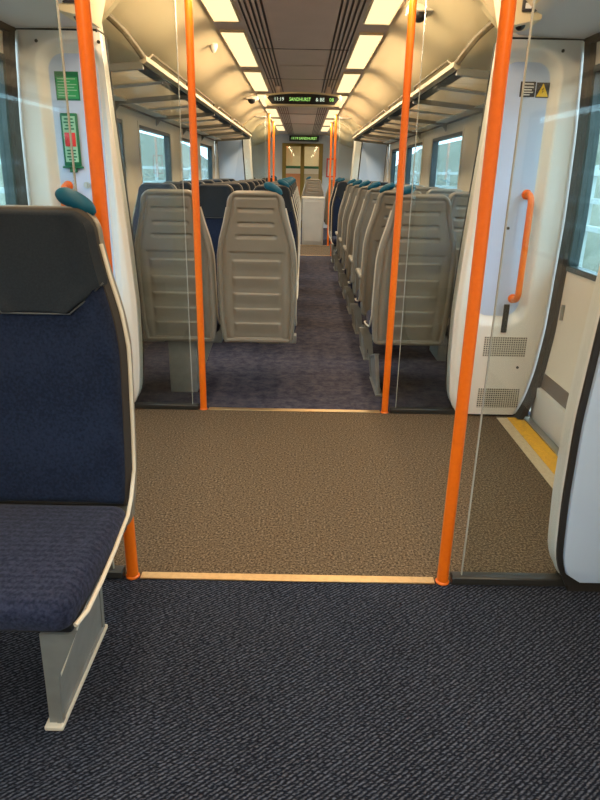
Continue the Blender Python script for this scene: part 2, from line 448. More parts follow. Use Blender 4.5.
# ------------------------------------------------------------------ vestibule panels (equipment cupboards beside each draught screen)
def panel(name, s, yface, facing, rec):
    """s: side; yface: Y of the moulded face; facing -1 looks to -Y; body 0.11 deep behind it.  Built at true place."""
    d = -facing                                       # direction of the body from its face
    root = empty(name, (s * 1.12, yface, 0)); struct(root)
    ox, oy = s * 1.12, yface
    NZ, NX = 130, 56
    zs = []
    for i in range(NZ + 1):
        zs.append(.015 + (1.915 - .015) * i / NZ)
    def relief(x, z):
        cx, hx, cz, hz, r = 1.10, .158, 1.205, .658, .11
        q = Vector((max(abs(x - cx) - hx + r, 0), max(abs(z - cz) - hz + r, 0)))
        sd = q.length - r
        e = min(x - smooth_interp(IN_TAB, z), smooth_interp(OUT_TAB, z) - x)
        y = 0.0
        if rec: y += .040 * (1 - sstep(-.036, .012, sd))
        y += .02 * (1 - sstep(0, .035, e)) ** 2
        return y
    bm = bmesh.new(); F = []; B = []
    for z in zs:
        xi, xo = smooth_interp(IN_TAB, z), smooth_interp(OUT_TAB, z)
        rowF = []; rowB = []
        for j in range(NX + 1):
            t = j / NX; t = t if 0 < j < NX else t
            x = xi + (xo - xi) * (.5 - .5 * math.cos(PI * t)) * .6 + (xo - xi) * t * .4
            rowF.append(bm.verts.new((s * x - ox, d * relief(x, z), z)))
            rowB.append(bm.verts.new((s * x - ox, d * .105, z)))
        F.append(rowF); B.append(rowB)
    for G in (F, B):
        for i in range(NZ):
            for j in range(NX):
                f = bm.faces.new((G[i][j], G[i][j + 1], G[i + 1][j + 1], G[i + 1][j]))
    for i in range(NZ):
        for j in (0, NX):
            bm.faces.new((F[i][j], B[i][j], B[i + 1][j], F[i + 1][j]))
    for j in range(NX):
        for i in (0, NZ):
            bm.faces.new((F[i][j], F[i][j + 1], B[i][j + 1], B[i][j]))
    link('panel_body', bm, 'panel', root, 50)
    if rec:
        bm = bmesh.new(); po = []
        hx, hz, r = .121, .621, .078
        for k, (cx, cz) in enumerate(((1.10 + hx - r, 1.205 + hz - r), (1.10 - hx + r, 1.205 + hz - r), (1.10 - hx + r, 1.205 - hz + r), (1.10 + hx - r, 1.205 - hz + r))):
            for i in range(9):
                a = PI / 2 * (k + i / 8); po.append((cx + r * math.cos(a), cz + r * math.sin(a)))
        prism(bm, [(s * x - ox, z) for x, z in po], 'y', d * .0385, d * .044)
        link('recess_panel', bm, 'recess', root, None)
    # saloon-side skin, split from the body by a black gasket
    bm = bmesh.new()
    po = []
    for i in range(61):
        z = .02 + 1.895 * i / 60; po.append((smooth_interp(IN_TAB, z) - .004, z))
    for z in (1.915, .02): po.append((smooth_interp(OUT_TAB, z), z))
    prism(bm, [(s * x - ox, z) for x, z in po], 'y', d * .104, d * .118)
    link('gasket', bm, 'dark', root)
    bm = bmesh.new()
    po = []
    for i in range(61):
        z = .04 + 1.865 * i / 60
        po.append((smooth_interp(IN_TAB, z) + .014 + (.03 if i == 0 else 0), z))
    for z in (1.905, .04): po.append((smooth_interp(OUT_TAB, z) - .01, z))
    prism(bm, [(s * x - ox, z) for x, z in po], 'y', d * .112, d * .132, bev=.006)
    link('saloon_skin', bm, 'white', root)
    # dark foot
    bm = bmesh.new(); box(bm, s * .94 - ox, s * 1.36 - ox, d * .02, d * .12, 0, .022)
    link('foot_strip', bm, 'dark', root, None)
    if rec:
        for z0, z1 in ((.362, .475), (.058, .172)):
            bm = bmesh.new(); box(bm, s * 1.045 - ox, s * 1.28 - ox, d * -.003, d * .004, z0, z1)
            link('grille', bm, 'grille', root, None)
        bm = bmesh.new()
        for px, pz in ((.955, 1.87), (1.25, 1.87), (1.25, .30), (.95, .30), (1.11, 1.05)):
            tube(bm, [(s * px - ox, d * (.041 if pz == 1.05 else .004), pz), (s * px - ox, d * (.036 if pz == 1.05 else -.003), pz)], .008, 10)
        link('screw', bm, 'dark_metal', root)
    return root
panel('wall_vestibule_right_far', 1, 3.34, -1, True)
panel('wall_vestibule_left_far', -1, 3.34, -1, True)
panel('wall_vestibule_right_near', 1, 1.86, 1, True)
panel('wall_vestibule_left_near', -1, 1.86, 1, True)
for s in (-1, 1):
    panel('wall_vestibule_end', s, NEAR2 + .06, 1, False)
    panel('wall_vestibule_end', s, FAR2 - .04, -1, False)

# bulkheads above the panels, up to the ceiling line
for y, d in ((3.345, .10), (1.75, .10), (NEAR2 - .05, .10), (FAR2 - .03, .10)):
    for s in (-1, 1):
        bm = bmesh.new()
        poly = [(.957, 1.925), (.964, 2.0), (.955, 2.06), (1.0, 2.10), (1.45, 2.10), (1.45, 1.925)]
        prism(bm, [(s * a, b) for a, b in poly], 'y', y, y + d)
        struct(link('wall_header', bm, 'cream', smooth=None))
        bm = bmesh.new(); xs = [.56 + .03 * i for i in range(29)]
        lo_ = [(s * x, min(interp(SAL, x), interp(VES, x))) for x in xs]
        hi_ = [(s * x, max(interp(SAL, x), interp(VES, x)) + .06) for x in reversed(xs)]
        prism(bm, lo_ + hi_, 'y', y + .01, y + d - .01)
        struct(link('ceiling_joint', bm, 'ceil', smooth=30))
        bm = bmesh.new(); box(bm, s * .962, s * 1.35, y + .004, y + d - .004, 1.912, 1.926)
        struct(link('trim_5', bm, 'dark', smooth=None))

# ------------------------------------------------------------------ exterior doors
dn = 0
def door_x(z): return smooth_interp(OUT_TAB, z) + .015
def door(s, y0, y1, ymid_side):
    global dn; dn += 1
    root = empty('door_%d' % dn, (s * 1.4, (y0 + y1) / 2, 0)); struct(root)
    ox, oy = s * 1.4, (y0 + y1) / 2
    zb = [.285, .36, .5, .7, .85, 1.0, 1.2, 1.4, 1.6, 1.8, 1.9]
    wz0, wz1 = .85, 1.8; wy0, wy1 = y0 + .035, y1 - .035
    def curved(bm, ya, yb, za, zb_, t0, t1):
        N = 14
        rows = []
        for i in range(N + 1):
            z = za + (zb_ - za) * i / N
            rows.append([bm.verts.new((s * (door_x(z) + t) - ox, y - oy, z)) for t, y in ((t0, ya), (t0, yb), (t1, yb), (t1, ya))])
        for A, Bv in zip(rows, rows[1:]):
            for k in range(4): bm.faces.new((A[k], A[(k + 1) % 4], Bv[(k + 1) % 4], Bv[k]))
        bm.faces.new(rows[0]); bm.faces.new(rows[-1])
    bm = bmesh.new()
    curved(bm, y0, y1, .285, wz0, 0, .05)
    curved(bm, y0, y1, wz1, 1.91, 0, .05)
    curved(bm, y0, wy0, wz0, wz1, 0, .05); curved(bm, wy1, y1, wz0, wz1, 0, .05)
    link('door_leaf', bm, 'cream', root)
    bm = bmesh.new()
    t = .028
    curved(bm, wy0, wy1, wz0, wz0 + t, -.006, .045); curved(bm, wy0, wy1, wz1 - t, wz1, -.006, .045)
    curved(bm, wy0, wy0 + t, wz0 + t, wz1 - t, -.006, .045); curved(bm, wy1 - t, wy1, wz0 + t, wz1 - t, -.006, .045)
    link('window_frame', bm, 'teal_frame', root)
    bm = bmesh.new(); curved(bm, wy0 + t, wy1 - t, wz0 + t, wz1 - t, .018, .024)
    link('pane', bm, 'window_glass', root)
    bm = bmesh.new()
    ym = y0 if ymid_side < 0 else y1
    curved(bm, ym - .012, ym + .012, .285, 1.91, -.008, .03)
    link('rubber_edge', bm, 'dark', root)
    # oval finger pull
    bm = bmesh.new()
    yc = y1 - .09 if ymid_side < 0 else y0 + .09
    tube(bm, [(s * (door_x(.62) - .004) - ox, yc - oy, .60), (s * (door_x(.62) - .004) - ox, yc - oy, .68)], .011, 10)
    link('finger_pull', bm, 'metal', root)
for a, b in ((NEAR + .12, FAR - .07), (NEAR2 + .12, FAR2 - .07)):
    m = (a + b) / 2
    for s in (-1, 1):
        door(s, a, m, 1); door(s, m, b, -1)
        # dark door seal round the opening
        bm = bmesh.new()
        for yj, dj in ((b + .015, -1), (a - .015, 1)):
            N = 40; rows = []
            for i in range(N + 1):
                z = .012 + 1.915 * i / N
                x = smooth_interp(OUT_TAB, z)
                rows.append([bm.verts.new((s * xx, yy, z)) for xx, yy in ((x - .016, yj + .006), (x - .010, yj + dj * .045), (x + .016, yj + dj * .055), (x + .03, yj + .006))])
            for A, Bv in zip(rows, rows[1:]):
                for k in range(4): bm.faces.new((A[k], A[(k + 1) % 4], Bv[(k + 1) % 4], Bv[k]))
            bm.faces.new(rows[0]); bm.faces.new(rows[-1])
        box(bm, s * 1.345, s * 1.40, a - .02, b + .02, 1.895, 1.93)
        struct(link('trim_6', bm, 'dark'))
        bm = bmesh.new()
        box(bm, s * 1.352, s * 1.42, a - .01, b + .01, .012, .205, .006, 2, 0)
        box(bm, s * 1.375, s * 1.44, a - .01, b + .01, .195, .29, 0, 1, 1)
        struct(link('trim_7', bm, ['kick', 'kickband']))
        bm = bmesh.new()                                     # body side past the door head
        box(bm, s * 1.43, s * 1.46, a - .1, b + .1, 1.90, 2.1)
        struct(link('wall_door_head', bm, 'cream', smooth=None))

# ------------------------------------------------------------------ end walls
bm = bmesh.new()
box(bm, -1.45, -.47, END, END + .06, 0, 2.25); box(bm, .47, 1.45, END, END + .06, 0, 2.25); box(bm, -.47, .47, END, END + .06, 2.0, 2.25)
struct(link('wall_end', bm, 'end_panel', smooth=None))
bm = bmesh.new(); box(bm, -1.45, 1.45, BACK - .06, BACK, 0, 2.25)
struct(link('wall_back', bm, 'cream', smooth=None))
# gangway beyond the glazed end doors
bm = bmesh.new()
box(bm, -.6, -.55, END + .06, END + 2.5, 0, 2.15); box(bm, .55, .6, END + .06, END + 2.5, 0, 2.15)
box(bm, -.6, .6, END + 2.5, END + 2.55, 0, 2.15); box(bm, -.6, .6, END + .06, END + 2.5, 2.12, 2.15); box(bm, -.6, .6, END + .06, END + 2.5, -.05, 0)
struct(link('wall_gangway', bm, 'cream', smooth=None))
dd = empty('door_20', (0, END - .01, 0)); struct(dd)
bm = bmesh.new()
for x in (-.455, 0, .455): box(bm, x - .048, x + .048, -.03, .03, 0, 2.0, .004, 1)
box(bm, -.42, .42, -.03, .03, 1.93, 2.0, .004, 1); box(bm, -.42, .42, -.03, .03, 0, .05)
link('door_frame', bm, 'gold', dd)
for s in (-1, 1):
    x0, x1 = sorted((s * .036, s * .42))
    bm = bmesh.new(); box(bm, x0, x1, -.015, .015, 1.42, 1.48); link('mid_rail', bm, 'sign_green_dark', dd, None)
    bm = bmesh.new(); box(bm, x0, x1, -.004, .004, 1.48, 1.93); link('pane', bm, 'window_glass', dd, None)
    bm = bmesh.new(); box(bm, x0, x1, -.014, .014, 1.30, 1.42); link('notice_band', bm, 'cream', dd, None)
    bm = bmesh.new(); box(bm, x0, x1, -.012, .012, .05, 1.30); link('lower_panel', bm, 'door_low' if s < 0 else 'sill', dd, None)
gl = copy_tree(lproto, (0, END + 1.2, 2.12))
tag(gl, 'warm ceiling light panel in the gangway beyond the glazed end doors', 'ceiling light', 'ceiling lights along the carriage')

# ------------------------------------------------------------------ orange poles
def make_pole():
    root = empty('grab_pole')
    bm = bmesh.new(); tube(bm, [(0, 0, 0.0), (0, 0, 2.205)], .019, 20); link('tube', bm, 'orange', root)
    bm = bmesh.new(); tube(bm, [(0, 0, 0), (0, 0, .004), (0, 0, .008)], [.023, .023, .0192], 20); link('foot_collar', bm, 'orange', root)
    bm = bmesh.new(); tube(bm, [(0, 0, 2.165), (0, 0, 2.18), (0, 0, 2.204)], [.0192, .027, .027], 20); link('ceiling_collar', bm, 'orange', root)
    return root
pole = None
POLES = [(-.528, NEAR, 'orange grab pole beside the navy front seat'),
         (.528, NEAR, 'orange grab pole in front of the cupboard with the orange grab handle'),
         (-.528, FAR, 'orange grab pole in front of the ribbed backs of the three-seat bank'),
         (.528, FAR, 'orange grab pole in front of the first ribbed back of the two-seat bank'),
         (-.528, NEAR2, 'small far orange pole at the far end of the three-seat bank'),
         (.528, NEAR2, 'small far orange pole at the far end of the two-seat bank'),
         (-.528, FAR2, 'small far orange pole on the three-seat side, beyond the far lobby'),
         (.528, FAR2, 'small far orange pole beside the grey box, beyond the far lobby')]
for x, y, lab in POLES:
    o = make_pole() if pole is None else copy_tree(pole)
    pole = pole or o
    o.location = (x, y, 0); tag(o, lab, 'pole', 'orange grab poles of the lobbies')

# ------------------------------------------------------------------ glass draught screens
def make_screen(s, y, label):
    root = empty('draught_screen', (s * .59, y, 0))
    bm = bmesh.new(); box(bm, s * .003, s * .36, -.004, .004, .028, 2.13, 0); link('glass_pane', bm, 'glass', root, None)
    bm = bmesh.new(); box(bm, s * -.0012, s * .0022, -.0042, .0042, .028, 2.13, 0); link('pane_edge', bm, 'pane_edge', root)
    bm = bmesh.new(); box(bm, s * -.034, s * .36, -.02, .02, 0, .03, .004, 1); link('floor_rail', bm, 'dark_metal', root)
    bm = bmesh.new(); box(bm, s * -.01, s * .36, -.012, .012, 2.125, 2.15, .003, 1)
    link('head_clamp', bm, 'steel', root)
    tag(root, label, 'glass screen', 'glass draught screens by the lobbies')
make_screen(1, NEAR, 'clear glass screen between an orange pole and the bluish white cupboard side')
make_screen(-1, NEAR, 'clear glass screen behind the navy front seat')
make_screen(1, FAR, 'clear glass screen before the first ribbed seat back of the two-seat bank')
make_screen(-1, FAR, 'clear glass screen before the ribbed seat backs of the three-seat bank')
make_screen(1, NEAR2, 'distant glass screen closing the two-seat bank at the far lobby')
make_screen(-1, NEAR2, 'distant glass screen closing the three-seat bank at the far lobby')
make_screen(-1, FAR2, 'distant glass screen past the far lobby, opposite the grey box')

# ------------------------------------------------------------------ orange grab handles on the cupboards
def grab_handle(s, label):
    root = empty('grab_bar', (s * 1.183, 3.38, .67))
    bm = bmesh.new()
    p = [(0, .002, .01)]
    for i in range(7):
        a = PI / 2 * i / 6; p.append((0, -.035 - .05 * math.sin(a), .01 + .05 * (1 - math.cos(a))))
    for i in range(7):
        a = PI / 2 * i / 6; p.append((0, -.035 - .05 * math.cos(a), .50 + .05 * math.sin(a)))
    p.append((0, .002, .55))
    tube(bm, p, .0165, 14); link('bar', bm, 'orange', root)
    for z in (.01, .55):
        bm = bmesh.new(); tube(bm, [(0, .002, z), (0, -.008, z)], [.026, .024], 16); link('mounting_flange', bm, 'orange', root)
    tag(root, label, 'grab handle', 'orange grab handles on the cupboards')
grab_handle(1, 'orange upright grab handle on the cupboard with the perforated grilles')
grab_handle(-1, 'orange grab handle whose top shows above the teal knob of the navy seat')

# black release slot
bm = bmesh.new(); tube(bm, [(0, 0, .5), (0, 0, .655)], .016, 14)
for v in bm.verts: v.co.y *= .5
sl = link('door_release', bm, 'black', loc=(1.145, 3.338, 0)); tag(sl, 'short black upright release slot under the orange grab handle', 'release handle')
bm = bmesh.new(); tube(bm, [(0, 0, 0), (0, -.012, 0)], .016, 14); box(bm, -.004, .004, -.018, -.012, -.012, .012)
lk = link('panel_lock', bm, 'steel', loc=(-1.085, 3.381, 1.225)); tag(lk, 'small steel lock on the cupboard under the green emergency sign', 'lock')

# ------------------------------------------------------------------ signs on the cupboards
def plate(root, name, x0, x1, z0, z1, mat, y=0.0, t=.002):
    bm = bmesh.new(); box(bm, x0, x1, y - t, y, z0, z1); return link(name, bm, mat, root, None)
YS = 3.3783
g1 = empty('safety_notice', (-1.137, YS, 1.683)); tag(g1, 'green safety notice with small print, upper of the two green signs', 'sign')
plate(g1, 'plate', -.058, .058, -.064, .064, 'sign_green_dark')
plate(g1, 'inner_field', -.052, .052, -.055, .040, 'sign_green', -.002, .0006)
bm = bmesh.new()
for k in range(7):
    w = (.044, .030, .046, .040, .046, .025, .042)[k]
    box(bm, -.046, -.046 + 2 * w, -.0031, -.0026, .030 - k * .0125, .034 - k * .0125)
link('lettering', bm, 'sign_pale', g1, None)
g2 = empty('emergency_alarm', (-1.144, YS, 1.44)); tag(g2, 'green framed emergency unit with a red square, lower of the two green signs', 'alarm')
bm = bmesh.new(); box(bm, -.043, .043, -.012, 0, -.125, .122, .005, 2); link('case', bm, 'sign_green_dark', g2)
plate(g2, 'front_label', -.032, .032, -.105, .108, 'sign_pale', -.012, .001)
bm = bmesh.new()
for k, (zz, w) in enumerate(((.095, .022), (.08, .026), (.065, .018), (.05, .024), (-.05, .023), (-.065, .021), (-.08, .025), (-.094, .017))):
    box(bm, -w, w, -.0142, -.0130, zz - .004, zz + .003)
link('lettering', bm, 'sign_green_dark', g2, None)
bm = bmesh.new(); box(bm, -.027, .027, -.018, -.012, -.032, .032, .003, 2); link('red_button', bm, 'red', g2)
bm = bmesh.new(); box(bm, -.052, .052, -.02, 0, -.135, -.125, .003, 1); box(bm, -.018, .018, -.016, 0, -.155, -.125, .003, 1); link('tray', bm, 'sign_green_dark', g2)
g3 = empty('black_notice', (1.118, YS, 1.708)); tag(g3, 'small black notice with white print beside the yellow warning sign', 'sign')
plate(g3, 'plate', -.037, .037, -.034, .034, 'sign_dark')
bm = bmesh.new()
for zz, a, b in ((.024, -.022, .026), (.010, -.028, .028), (-.002, -.028, .020), (-.013, -.028, .027), (-.024, -.028, .012)):
    box(bm, a, b, -.0030, -.0024, zz - .003, zz + .002)
link('lettering', bm, 'print', g3, None)
g4 = empty('warning_sign', (1.192, YS, 1.705)); tag(g4, 'yellow triangular warning sign on a small dark plate', 'sign')
plate(g4, 'plate', -.032, .032, -.034, .034, 'sign_dark')
bm = bmesh.new(); prism(bm, [(-.029, -.029), (.029, -.029), (0, .030)], 'y', -.0032, -.002); link('triangle', bm, 'sign_yellow', g4, None)
bm = bmesh.new(); prism(bm, [(-.004, -.016), (.005, -.003), (0, -.003), (.004, .014), (-.006, .0), (0, .0)], 'y', -.0042, -.0032); link('symbol', bm, 'sign_dark', g4, None)

# ------------------------------------------------------------------ small ceiling fittings
def dome(name, loc, r, label, base='cream'):
    root = empty(name, loc)
    bm = bmesh.new(); box(bm, -r * 1.5, r * 1.5, -r * 1.5, r * 1.5, -.012, .03, .005, 2); link('base_plate', bm, base, root)
    bm = bmesh.new(); bmesh.ops.create_uvsphere(bm, u_segments=20, v_segments=10, radius=r)
    for v in bm.verts: v.co.z = -.012 + (v.co.z if v.co.z < 0 else 0)
    link('dome', bm, 'black', root)
    tag(root, label, 'camera', 'black camera domes')
dome('camera_dome', (-.63, 8.5, 2.165), .05, 'black camera dome on the ceiling short of the hanging display')
dome('camera_dome', (.66, 4.0, 2.165), .045, 'black camera dome with cream base near the top edge above an orange pole')
bm = bmesh.new(); tube(bm, [(0, 0, 0), (0, 0, -.02), (0, 0, -.05), (0, 0, -.06)], [.03, .03, .018, .006], 14)
sp = link('sprinkler_nozzle', bm, 'trim', loc=(-.655, 5.2, 2.19)); tag(sp, 'small cream nozzle on the ceiling beside the light row', 'nozzle')

# boxed exit indicators over the doors
for s, lab in ((1, 'cream door indicator box with a dark pictogram above the two-seat side door'), (-1, 'cream door indicator box above the green safety signs')):
    root = empty('door_indicator_sign', (s * .955, 3.15, 1.955))
    bm = bmesh.new(); prism(bm, [(-.055, -.055), (.06, -.03), (.07, .07), (-.10, .10)], 'y', -.16, .06, bev=.008); 
    for v in bm.verts: v.co.x *= s
    link('case', bm, 'ceil', root)
    bm = bmesh.new(); box(bm, s * -.03, s * .03, -.175, -.158, -.005, .06, .003, 1); link('display_plate', bm, 'sign_dark', root)
    bm = bmesh.new()
    box(bm, s * -.02, s * .02, -.178, -.174, .035, .05); box(bm, s * -.02, s * .005, -.178, -.174, .005, .025)
    link('pictogram', bm, 'print', root, None)
    bm = bmesh.new(); bmesh.ops.create_uvsphere(bm, u_segments=16, v_segments=8, radius=.022)
    for v in bm.verts: v.co += Vector((s * -.01, -.10, -.040))
    link('lens', bm, 'black', root)
    tag(root, lab, 'indicator', 'door indicator boxes')

# ------------------------------------------------------------------ hanging passenger display
ds = empty('passenger_display', (.012, 7.5, 0)); tag(ds, 'wide hanging passenger display with green lettering under the ceiling', 'display')
def arc_outline(w, zb, zt, sag, cut):
    pts = [(-w + cut, zb), (w - cut, zb), (w, zb + (zt - zb) * .55)]
    for i in range(13):
        u = 1 - 2 * i / 12; pts.append((u * (w - .02), zt - sag * u * u))
    pts.append((-w, zb + (zt - zb) * .55)); return pts
bm = bmesh.new(); prism(bm, arc_outline(.43, 1.995, 2.140, .03, .03), 'y', 0, .12, bev=.012); link('housing', bm, 'ceil', ds)
bm = bmesh.new(); prism(bm, arc_outline(.395, 2.016, 2.120, .024, .05), 'y', -.006, .004); link('screen', bm, 'black', ds, None)
for bxx in (-.275, .275):
    bm = bmesh.new(); box(bm, bxx - .025, bxx + .025, .03, .09, 2.12, 2.198); link('bracket', bm, 'ceil_mid', ds, None)
R90 = (PI / 2, 0, 0)
text_mesh('lettering', '11:19', .050, 'led_white', ds, (-.265, -.009, 2.062), R90)
text_mesh('lettering', 'SANDHURST', .050, 'led', ds, (-.035, -.009, 2.062), R90, squeeze=.82)
text_mesh('lettering', '& BE', .050, 'led_white', ds, (.185, -.009, 2.062), R90)
text_mesh('lettering', '08', .050, 'led', ds, (.31, -.009, 2.062), R90)
ds2 = empty('end_display', (.03, END - .02, 2.10)); tag(ds2, 'small green lettered display above the glazed end doors', 'display')
bm = bmesh.new(); box(bm, -.36, .36, -.06, 0, -.055, .075, .01, 2); link('housing', bm, 'dark_metal', ds2)
text_mesh('lettering', '11:19 SANDHURST', .085, 'led', ds2, (0, -.063, .01), R90, squeeze=.9)

# ------------------------------------------------------------------ luggage racks
def rack(s, y0, y1, label):
    root = empty('luggage_rack', (0, y0, 0))
    L = y1 - y0
    prof = [(.795, 1.835), (.80, 1.862), (.825, 1.865), (.835, 1.845), (.83, 1.828), (.81, 1.822)]
    bm = bmesh.new(); prism(bm, [(s * a, b) for a, b in prof], 'y', 0, L); link('front_rail', bm, 'sill', root)
    bm = bmesh.new(); box(bm, s * .832, s * .90, .02, L, 1.822, 1.834); link('front_ledge', bm, 'shell_edge', root, None)
    bm = bmesh.new(); box(bm, s * 1.27, s * 1.375, .02, L, 1.775, 1.795, .003, 1); link('wall_rail', bm, 'trim', root)
    n = max(2, round(L / 1.4)); st = L / n
    for k in range(n + 1):
        y = min(max(k * st, .02), L - .02)
        bm = bmesh.new()
        prism(bm, [(s * .82, 1.80), (s * .82, 1.835), (s * 1.1, 1.81), (s * 1.375, 1.80), (s * 1.375, 1.70), (s * 1.33, 1.755), (s * 1.1, 1.772)], 'y', y - .018, y + .018)
        link('bracket', bm, 'shell', root, None)
    for k in range(n):
        a, b = k * st + .03, (k + 1) * st - .03
        m = (a + b) / 2
        for p, q in ((a, m - .035), (m + .035, b)):
            bm = bmesh.new()
            vs = [bm.verts.new((s * x, y, z)) for y in (p, q) for x, z in ((.895, 1.826), (1.275, 1.786), (1.275, 1.792), (.895, 1.832))]
            for f in ((0, 1, 2, 3), (4, 5, 6, 7), (0, 1, 5, 4), (1, 2, 6, 5), (2, 3, 7, 6), (3, 0, 4, 7)): bm.faces.new([vs[i] for i in f])
            link('shelf_pane', bm, 'rack_glass', root, None)
        bm = bmesh.new()
        for t in (-.028, .028): tube(bm, [(s * .87, m + t, 1.822), (s * 1.29, m + t, 1.778)], .008, 8)
        link('cross_bar', bm, 'steel', root)
        # raised guard loop on the front rail
        bm = bmesh.new()
        c = st * .42
        tube(bm, [(s * .815, m - c, 1.86), (s * .80, m - c + .05, 1.888), (s * .80, m + c - .05, 1.888), (s * .815, m + c, 1.86)], .007, 8)
        link('guard_loop', bm, 'bead', root)
    # arched end bead rising from the rack corner to the ceiling beside the cupboard
    if y0 < 5:
        bm = bmesh.new(); tube(bm, [(s * .812, 0.0, 1.85), (s * .845, -.02, 1.90), (s * .885, -.06, 1.955), (s * .93, -.13, 2.0), (s * .96, -.16, 2.02)], .017, 8)
        link('end_bead', bm, 'bead', root)
    tag(root, label, 'luggage rack', 'luggage racks over the windows')
rack(-1, 3.62, 10.6, 'overhead luggage rack with glass shelves above the three-seat bank')
rack(1, 3.62, 10.6, 'overhead luggage rack with glass shelves above the two-seat bank')

# ------------------------------------------------------------------ seats
ZT, ZB = 1.21, .345
HW = [(.345, .208), (.45, .221), (.55, .2245), (.86, .222), (.95, .206), (1.04, .178), (1.12, .158), (1.21, .148)]
def hw(z, zt=ZT, r=.06, rb=.03):
    h = smooth_interp(HW, z)
    if z > zt - r: h += -r + math.sqrt(max(0, r * r - (z - zt + r) ** 2))
    if z < ZB + rb: h += -rb + math.sqrt(max(0, rb * rb - (ZB + rb - z) ** 2))
    return h
def yr(z): return .13 * ((z - .345) / .865)               # rear face leans back with height
SL = [1.118, 1.043, .975]                                # upper slots, height
LV = [.835, .74, .645, .555, .465]                       # lower louvre lines
def shell_mesh():
    zs = []
    n = 190
    for i in range(n + 1):
        t = i / n; zs.append(ZB + (ZT - ZB) * t)
    for k in range(1, 6): zs += [ZT - .004 * k * .3, ZB + .004 * k * .3]
    zs = sorted(set(zs))
    NU = 52
    def relief(x, z, h):
        e = min(h - abs(x), (ZT - z) * 1.0, (z - ZB) + .006)
        y = -.016 * (1 - sstep(0, .014, e)) ** 1.5         # rounded outer edge
        if e > .024: y -= .012 * sstep(.024, .030, e) - .006 * sstep(.034, .044, e)   # raised rim, then a groove, then the field
        if e > .036:
            w = .100 if z > 1.0 else .112
            for c in SL:
                d = z - c
                if abs(x) < w and -.022 < d < .006:
                    y -= .013 * sstep(-.022, -.001, d) * (1 - sstep(.000, .005, d)) * sstep(w, w - .01, abs(x))
            if z < .89 and abs(x) < .156:
                q = sstep(.888, .878, z) * sstep(.156, .148, abs(x)) * sstep(.365, .38, z)
                y -= .007 * q
                for c in LV:
                    d = z - c
                    if abs(x) < .135 and -.07 < d < .006:
                        y += (.010 * sstep(-.07, -.004, d) * (1 - sstep(-.002, .005, d))) * sstep(.135, .127, abs(x))
        return y
    bm = bmesh.new(); R = []; F = []
    for z in zs:
        h = max(hw(z), .02); rr = []; ff = []
        for j in range(NU + 1):
            u = -1 + 2 * j / NU; u = math.sin(u * PI / 2) * .35 + u * .65
            x = u * h
            rr.append(bm.verts.new((x, yr(z) + relief(x, z, h), z))); ff.append(bm.verts.new((x, yr(z) - .045, z)))
        R.append(rr); F.append(ff)
    for G in (R, F):
        for a, b in zip(G, G[1:]):
            for j in range(NU): bm.faces.new((a[j], a[j + 1], b[j + 1], b[j]))
    for i in range(len(zs) - 1):
        for j in (0, NU): bm.faces.new((R[i][j], F[i][j], F[i + 1][j], R[i + 1][j]))
    for i in (0, -1):
        for j in range(NU): bm.faces.new((R[i][j], R[i][j + 1], F[i][j + 1], F[i][j]))
    return bm

def pad_mesh(z0, z1, half, thick, soft, y_off=-.045, n=36, NU=24, bolster=0.0, back=0.0):
    """cushion lying on the front of the shell: half(z) its half width"""
    bm = bmesh.new(); Fr = []; Bk = []
    for i in range(n + 1):
        t = i / n; t = .5 - .5 * math.cos(PI * t) if True else t
        z = z0 + (z1 - z0) * t; h = half(z); fr = []; bk = []
        for j in range(NU + 1):
            u = -1 + 2 * j / NU; u = math.sin(u * PI / 2) * .5 + u * .5
            x = u * h
            e = min(h - abs(x), z - z0, z1 - z)
            k = max(0, min(1, e / soft)); pr = math.sqrt(max(0, 1 - (1 - k) ** 2))
            y = yr(z) + y_off - thick * (.25 + .75 * pr)
            if bolster: y -= bolster * sstep(.45, .8, abs(u)) * pr
            fr.append(bm.verts.new((x, y, z))); bk.append(bm.verts.new((x, yr(z) + y_off + .004, z)))
        Fr.append(fr); Bk.append(bk)
    for G in (Fr, Bk):
        for a, b in zip(G, G[1:]):
            for j in range(NU): bm.faces.new((a[j], a[j + 1], b[j + 1], b[j]))
    for i in range(n):
        for j in (0, NU): bm.faces.new((Fr[i][j], Bk[i][j], Bk[i + 1][j], Fr[i + 1][j]))
    for i in (0, -1):
        for j in range(NU): bm.faces.new((Fr[i][j], Fr[i][j + 1], Bk[i][j + 1], Bk[i][j]))
    return bm

def hr_half(z):
    h = min(hw(z, 1.205, .055) - .005, .178)
    if z < 1.012: h = min(h, .085 + (.158 - .085) * sstep(.945, 1.02, z) ** .8)
    return h

